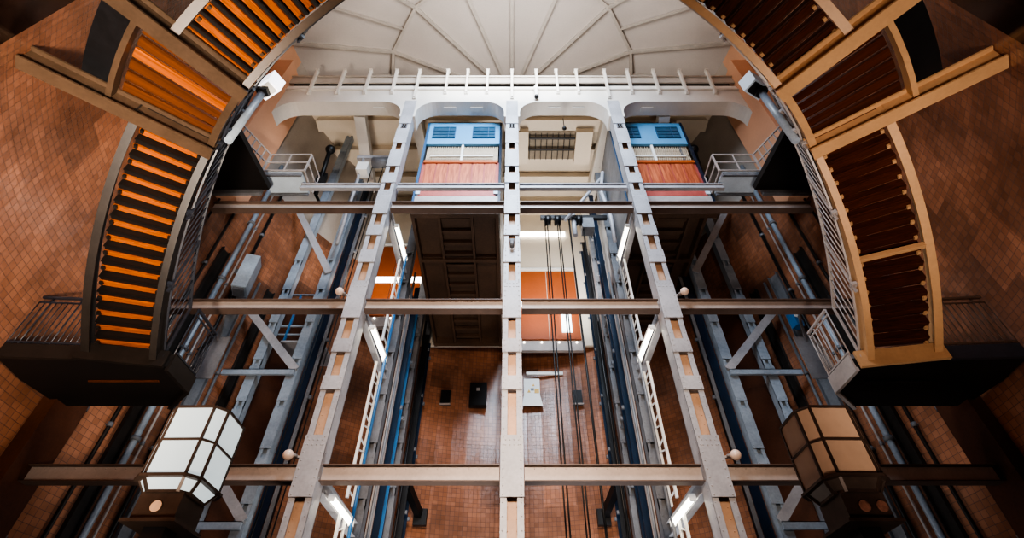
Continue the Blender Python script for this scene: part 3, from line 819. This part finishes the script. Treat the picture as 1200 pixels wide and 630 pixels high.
    MB().bar((s*7.52,-.2,zl-.2), (s*8.3,.55,zl-.2), .08, .42).build('corner_fascia', 'stair_dark' if L else 'rail_grey', t)
    MB().bar((s*8.0,-.6,zl-.34),(s*9.6,-.6,zl-.34),.05,.03).build('soffit_strip','wood_mid' if L else 'black_steel',t)
    om = 'rail_brown' if not L else 'rail_dark'
    def fence(pa, pb, par, mat, step=.13, hh=1.0):
        pa = Vector(pa); pb = Vector(pb); up = Vector((0,0,1))
        MB().bar(pa+up*hh, pb+up*hh, .06, .05).build('handrail', mat, par)
        MB().bar(pa+up*(hh-.14), pb+up*(hh-.14), .03, .03).build('mid_rail', mat, par)
        MB().bar(pa+up*.08, pb+up*.08, .04, .04).build('bottom_rail', mat, par)
        n = int((pb-pa).length/step)
        for i in range(n+1):
            p = pa.lerp(pb, i/n); thick = .018 if i % 5 == 0 else .011
            MB().tube([p+up*.0, p+up*(hh-.0 if i % 5 == 0 else hh-.14)], thick, 6).build('baluster', mat, par)
    rl = thing('landing_railing', ('dark railing along the lower landing against the left wall' if L else 'brown railing with slanting bars along the lower landing against the right wall'), 'railing', (s*10,-2.1,zl), 'lower landing railings')
    fence((s*9.5,-1.44,zl), (s*11.08,-1.54,zl), rl, om, .13, 1.35)
    rl = thing('corner_railing', ('dark railing round the inner corner of the left lower landing' if L else 'pale railing round the inner corner of the right lower landing'), 'railing', (s*7.6,-.6,zl), 'corner railings')
    fence((s*7.56,-1.15,zl), (s*7.54,-.2,zl), rl, rm, .13, 1.3)
    fence((s*7.54,-.2,zl), (s*8.3,.5,zl), rl, rm, .13, 1.3)
    # sheet panel hanging beside the landing
    pn = MB().span((s*8.0,1.08,Z(7.4)), (s*8.6,1.12,Z(8.75))).bar((s*8.3,1.1,Z(8.6)),(s*8.3,.86,Z(9.35)),.06,.06)
    tag(pn.build('sheet_panel', 'steel_grey'), 'flat grey sheet panel beside the %s lower landing' % sd, 'panel', 'sheet panels')
    # upper slab close to the tower, its shade put into the colour
    t = thing('upper_landing', 'black shadowed slab underside beside the %s gangway' % sd, 'landing', (s*9.7,-.4,Z(14.9)), 'upper landings')
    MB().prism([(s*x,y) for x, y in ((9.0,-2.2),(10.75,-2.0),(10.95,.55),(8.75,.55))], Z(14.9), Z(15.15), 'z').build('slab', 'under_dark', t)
    MB().bar((s*9.0,.6,Z(14.85)), (s*11,.6,Z(14.85)), .12, .3).build('edge_beam', 'steel_grey', t)
    # gangway balcony
    g = thing('gangway_balcony', 'small pale blue gangway balcony with white railing at the %s end of the tower' % sd, 'balcony', (s*8.6,1.6,Z(15.4)), 'gangway balconies')
    zb = Z(15.95)
    MB().span((s*7.85,.5,zb-.1), (s*9.3,1.5,zb)).build('platform', 'platform_blue', g)
    MB().bar((s*9.3,.5,zb-.1), (s*10.25,-1.6,zb-.1), .14, .24).build('side_stringer', 'rail_grey', g)
    for yy in (.55,1.45): MB().bar((s*7.85,yy,zb-.16), (s*9.3,yy,zb-.16), .08, .12).build('bearer', 'steel_grey', g)
    gm2 = 'rail_grey'
    def gfence(pa, pb, n, hh=1.05):
        pa = Vector(pa); pb = Vector(pb); up = Vector((0,0,1))
        for k in (.0, .5, 1.0): MB().bar(pa+up*hh*k, pb+up*hh*k, .045, .045).build('rail', gm2, g)
        for i in range(n+1):
            p = pa.lerp(pb, i/n); MB().bar(p, p+up*hh, .04, .04).build('railing_post', gm2, g)
    gfence((s*7.75,.5,zb), (s*7.75,1.5,zb), 1)
    gfence((s*9.3,.45,zb), (s*7.75,.45,zb), 2)
    gfence((s*9.35,.45,zb), (s*10.3,-1.6,zb), 9)

# dark sheet added for the shade high on the wall above the half landings
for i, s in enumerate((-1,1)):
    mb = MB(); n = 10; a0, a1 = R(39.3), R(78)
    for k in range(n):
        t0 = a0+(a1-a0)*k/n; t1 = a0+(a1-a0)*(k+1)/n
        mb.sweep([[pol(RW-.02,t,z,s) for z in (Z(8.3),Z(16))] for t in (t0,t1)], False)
    struct('trim_%d' % (i+10), mb, 'wall_shade_dark')

# pipes and conduits on the shaft wall
def wallpt(phi, off, z, s): return Vector((s*(RW-off)*cos(phi), -(RW-off)*sin(phi), z))
PIPES = [(-16,.14,.09,'steel_blue','thick blue-grey'),(-17.6,.1,.035,'rail_grey','thin pale'),(-19.5,.12,.06,'black_steel','black'),
         (-24,.1,.05,'steel_grey','grey'),(-30,.12,.07,'black_steel','stout black'),(-7,.1,.04,'black_steel','slim black'),(-11.5,.1,.05,'stair_dark','dark brown')]
for s in (-1,1):
    for ph, off, r, mt, nm in PIPES:
        t = thing('wall_pipe', '%s vertical pipe on the %s shaft wall' % (nm, SIDE[s]), 'pipe', tuple(wallpt(R(ph),off,0,s)), 'pipes on the shaft wall')
        zt = Z(20 if ph > -20 else 14)
        MB().tube([wallpt(R(ph),off,0,s), wallpt(R(ph),off,zt,s)], r, 10).build('pipe', mt, t)
        z = 2
        while z < zt:
            MB().tube([wallpt(R(ph),off,z,s), wallpt(R(ph),off,z+.12,s)], r*1.5, 10).bar(wallpt(R(ph),off,z+.06,s), wallpt(R(ph),.0,z+.06,s), r*2, .05).build('clip', 'steel_grey', t); z += 3.1
    # broad flat cable trays
    for j, (ph, wd, mt, nm) in enumerate(((-14,.34,'stair_dark','dark'),(-21.5,.4,'steel_grey','wide grey'),(-27,.3,'stair_dark','narrow brown-black'))):
        t = thing('cable_tray', '%s vertical cable tray on the %s shaft wall' % (nm, SIDE[s]), 'cable tray', tuple(wallpt(R(ph),.1,0,s)), 'cable trays on the shaft wall')
        tn = Vector((0,0,1)).cross(pol(1,R(ph),0,s))
        MB().quadbox(wallpt(R(ph),.06,Z(14)/2,s), pol(1,R(ph),0,s), tn, (0,0,1), .03, wd, Z(14)).build('back_plate', mt, t)
        for e in (-1,1): MB().quadbox(wallpt(R(ph),.12,Z(14)/2,s)+tn*e*wd/2, pol(1,R(ph),0,s), tn, (0,0,1), .14, .03, Z(14)).build('side_flange', mt, t)
    # blue-grey box high on the wall
    if s < 0:
        c = wallpt(R(-18), .8, Z(13.2), s)
        t = thing('counterweight_box', 'pale blue-grey box hanging high between wall pipes on the left', 'box', tuple(c))
        MB().box(c, (.5,.6,1.6), .3).build('case', 'steel_blue', t)
        MB().box(c+Vector((0,0,-.84)), (.36,.44,.1), .3).build('base', 'steel_grey', t)
        MB().bar(c+Vector((0,0,.4)), wallpt(R(-18),.0,Z(13.6),s), .1, .1).build('bracket','steel_grey',t)
    else:
        c = wallpt(R(-20), .5, Z(11.4), s)
        t = thing('control_box', 'small blue control box on the right shaft wall below the middle beam', 'box', tuple(c))
        MB().box(c, (.3,.3,.6), .3).build('case', 'blue_bright', t)
        MB().box(c+Vector((0,-.16,.1)), (.16,.03,.14), .3).build('display', 'white_enamel', t)
        MB().bar(c, wallpt(R(-20),.02,Z(11.4),s), .1, .1).build('bracket','steel_grey',t)
# brown stone pilasters on the wall
for i, (s, ph, wd) in enumerate(((-1,-3.5,.9),(1,-3.5,.9),(-1,-35,1.1),(1,-35,1.1))):
    tn = Vector((0,0,1)).cross(pol(1,R(ph),0,s))
    struct('trim_%d' % (i+20), MB().quadbox(wallpt(R(ph),.04,Z(14)/2,s), pol(1,R(ph),0,s), tn, (0,0,1), (.74 if i < 2 else .2), wd, Z(14)), 'stone_brown')
# end piers of the cornice
for i, s in enumerate((-1,1)):
    struct('trim_%d' % (i+30), MB().span((s*10.45,YF-.9,Z(15.4)), (s*11.2,YF+1.2,Z(24.2))), 'plaster_peach')

# small lift platform in the far left well
pt = thing('work_platform', 'small steel work platform with blue posts in the far left well', 'platform', (-7.9,5.6,Z(11.6)))
MB().span((-8.7,5.0,Z(11.4)), (-7.1,6.6,Z(11.5))).build('deck', 'steel_pale', pt)
for x in (-8.6,-8.0,-7.2): MB().bar((x,5.05,Z(11.5)), (x,5.05,Z(13.8)), .08, .08).build('post', 'blue_bright', pt)
for z in (11.8,12.2,13.8): MB().bar((-9.4,5.05,Z(z)), (-7.1,5.05,Z(z)), .06, .06).build('rail', 'steel_blue', pt)
MB().span((-8.0,5.1,Z(12.2)), (-7.2,5.14,Z(13.6))).build('sheet', 'plaster_cream', pt)
# dark winch pair in the upper far bays
for s in (-1,1):
    t = thing('winch_arm', 'black winch arm hanging in the upper far %s bay' % SIDE[s], 'winch', (s*8.6,3.4,Z(19)), 'winch arms')
    MB().tube([(s*8.5,2.6,Z(20.6)),(s*8.9,3.6,Z(18.6))], .1).build('arm', 'black_steel', t)
    MB().sphere((s*8.5,2.6,Z(20.7)), .22).build('head', 'black_steel', t)
    MB().box((s*8.75,3.3,Z(19.3)), (.4,.3,.7), .3).build('gearbox', 'black_steel', t)
    MB().bar((s*8.9,3.6,Z(18.6)),(s*8.75,4.15,Z(18.4)),.1,.1).build('foot','black_steel',t)

for s in (-1,1):
    sd = SIDE[s]
    t = thing('ceiling_hoist', 'grey hoist motor with pale pipework high in the far %s bay' % sd, 'hoist', (s*6.4,3.0,Z(19.5)), 'ceiling hoists')
    MB().tube([(s*5.7,3.0,Z(20.2)),(s*6.5,3.0,Z(20.2))], .26, 14).build('motor_drum', 'steel_grey', t)
    MB().bar((s*5.4,3.0,Z(20.6)), (s*7.3,3.0,Z(20.6)), .14, .2).build('carrier_beam', 'steel_pale', t)
    MB().tube([(s*7.0,3.0,Z(20.5)),(s*7.0,3.2,Z(18.4)),(s*7.3,3.8,Z(17.4)),(s*7.3,3.9,Z(15.6))], .07).build('pipe', 'steel_pale', t)
    MB().span((s*6.6,2.8,Z(19.4)),(s*7.1,3.3,Z(20.0))).build('switch_box', 'white_enamel', t)
    for k in range(3):
        tag(MB().tube([(s*(5.5+.5*k),3.1,0.0),(s*(5.5+.5*k),3.1,Z(20.0))], .02, 6).build('hoist_rope', 'rope_black'), '%s thin black rope in the far %s well' % (['innermost','middle','outermost'][k], sd), 'rope', 'hoist ropes in the far wells') if s < 0 else None

# ------------------------------------------------------------------ lanterns on posts in front
def lantern(s, label, lit):
    c = Vector((s*3.2, -5.7, 0))
    t = thing('post_lantern', label, 'lantern', tuple(c), 'post lanterns')
    h0, h1 = Z(1.93), Z(2.62)
    gm = 'lantern_white' if lit else 'lantern_beige'
    rz = s*R(1)
    def octo(a, ch, z):
        pts = [(a,-a+ch),(a,a-ch),(a-ch,a),(-a+ch,a),(-a,a-ch),(-a,-a+ch),(-a+ch,-a),(a-ch,-a)]
        c_, s_ = cos(rz), sin(rz)
        return [Vector((c.x+x*c_-y*s_, c.y+x*s_+y*c_, z)) for x, y in pts]
    A, CH = .29, .10
    lo, hi = octo(A,CH,h0), octo(A,CH,h1)
    sk = octo(A*.74,CH*.74,h0-.12); md = [a.lerp(b,.5) for a, b in zip(lo,hi)]
    for k in range(8):
        k2 = (k+1) % 8
        mb = MB()
        for a, b in ((lo,md),(md,hi)):
            o = len(mb.v); mb.v += [a[k],a[k2],b[k2],b[k]]; mb.f.append([o,o+1,o+2,o+3]); mb.sm.append(False); mb.uv.append([(0,0),(1,0),(1,1),(0,1)])
        mb.build('glass_pane', gm, t)
        mb = MB(); mb.v += [sk[k],sk[k2],lo[k2],lo[k]]; mb.f.append([0,1,2,3]); mb.sm.append(False); mb.uv.append([(0,0),(1,0),(1,1),(0,1)])
        mb.build('skirt_pane', gm if lit else 'bronze', t)
    mb = MB()
    for ring, rad in ((lo,.016),(hi,.013),(md,.011),(sk,.012)):
        for k in range(8): mb.bar(ring[k], ring[(k+1)%8], rad*2, rad*2)
    for k in range(8):
        mb.bar(lo[k], hi[k], .022, .022); mb.bar(sk[k], lo[k], .028, .028)
    mb.build('frame', 'bronze', t)
    rm_ = octo(A+.05,CH+.02,h0-.015); rm2 = octo(A+.05,CH+.02,h0+.015)
    mb = MB().sweep([octo(A+.035,CH+.01,h0-.02), octo(A+.035,CH+.01,h0+.005)]); mb.build('collar', 'bronze', t)
    ap = octo(.05,.02,h1+.06)
    MB().sweep([octo(A+.01,CH,h1), octo(A+.005,CH,h1+.015), octo(A*.5,CH*.5,h1+.03), ap]).build('roof', 'bronze', t)
    bz = h0-.12
    q = .2
    mb = MB().box((c.x,c.y,bz-.12), (q*2,q*2,.24), rz).build('base_box', 'bronze', t)
    MB().box((c.x,c.y,bz-.255), (q*2+.1,q*2+.1,.03), rz).build('base_plate', 'bronze', t)
    MB().box((c.x,c.y,(bz-.26)/2), (.2,.2,bz-.26), rz).build('post', 'black_steel', t)
    MB().box((c.x,c.y,.06), (.5,.5,.12), rz).build('foot', 'black_steel', t)
    ds = (0,) if lit else (-.03,.13)
    c_, s_ = cos(rz), sin(rz)
    for d in ds:
        p = Vector((c.x+d*c_+(q+.004)*s_*1, c.y+d*s_-(q+.004)*c_, bz-.13))
        n = Vector((s_, -c_, 0))
        mb = MB().tube([p, p+n*.012], .05, 16)
        mb.build('round_plate', 'recess_lit_peach' if lit else 'copper_red', t)
    return t
lantern(-1, 'lit white eight sided lantern on a dark post at the left', True)
lantern(1, 'unlit beige eight sided lantern on a dark post at the right', False)

# ------------------------------------------------------------------ light
def area(name, loc, target, size, power, col, sy=None, spread=None):
    l = bpy.data.lights.new(name, 'AREA'); l.energy = power; l.color = col; l.size = size
    if sy: l.shape = 'RECTANGLE'; l.size_y = sy
    if spread: l.spread = spread
    o = bpy.data.objects.new(name, l); COL.objects.link(o); o.location = loc
    o.rotation_euler = (Vector(target)-Vector(loc)).to_track_quat('-Z','Y').to_euler()
    return o
def point(name, loc, power, col, r=.15):
    l = bpy.data.lights.new(name, 'POINT'); l.energy = power; l.color = col; l.shadow_soft_size = r
    o = bpy.data.objects.new(name, l); COL.objects.link(o); o.location = loc
    return o
COOL = (.90,.95,1); WARM = (1,.72,.45); NEUT = (1,.93,.86)
area('dome_fill', (0,-3.6,Z(22.5)), (0,2,40), 6.5, 880, (.98,.96,.93))  # unseen area light added to brighten the dome underside
area('well_up_fill', (2,6.5,Z(15.4)), (2,7,40), 2.2, 420, NEUT)  # added fill without a fixture, lifts the hall above the empty well
area('left_hall_fill', (-6,6.2,Z(15.2)), (-6,7,40), 1.5, 110, NEUT)  # invented fill for the upper far left bay
area('drum_daylight', (0,-7.5,Z(21)), (0,1.5,Z(15.5)), 6, 1500, (.72,.85,1), spread=R(120))
area('front_fill', (0,-10.8,Z(5.6)), (0,.8,Z(6.4)), 2.0, 350, (1,.80,.64), spread=R(72))  # warm fill added above the camera for the beam fronts, no lamp known
area('left_fill', (-2.2,-9.6,.5), (-9.6,-4.6,Z(10.4)), 1.2, 600, (1,.86,.72), spread=R(68))  # made-up floor fill that lights the left stair from below
area('right_fill', (2.2,-9.6,.5), (8.4,-4.2,Z(9.8)), 1.2, 130, (1,.86,.76), spread=R(62))  # weaker floor fill, likewise added, for the right stair
area('well_fill', (2,5,.5), (2,9.5,Z(9)), 2, 420, (.88,.93,1))  # cool fill added low in the well to light the tiled back wall
area('well_fill_left', (-2,3,.5), (-2,6,Z(14)), 2, 300, NEUT)  # unseen fill added to brighten the lift car underside
wd = bpy.data.worlds.new('World'); SC.world = wd; wd.use_nodes = True
bg = wd.node_tree.nodes['Background']; bg.inputs['Color'].default_value = (.6,.55,.5,1); bg.inputs['Strength'].default_value = .1

# ------------------------------------------------------------------ camera
cam = bpy.data.cameras.new('Camera'); cam.sensor_width = 36; cam.lens = 18; cam.clip_start = .05
co = bpy.data.objects.new('Camera', cam); COL.objects.link(co)
co.location = (0,-DC,EYE); co.rotation_euler = (R(90+44.15),0,0)
SC.camera = co
SC.view_settings.view_transform = 'AgX'
SC.view_settings.look = 'AgX - High Contrast'
SC.view_settings.exposure = .2
SC.cycles.use_denoising = True
SC.cycles.max_bounces = 6
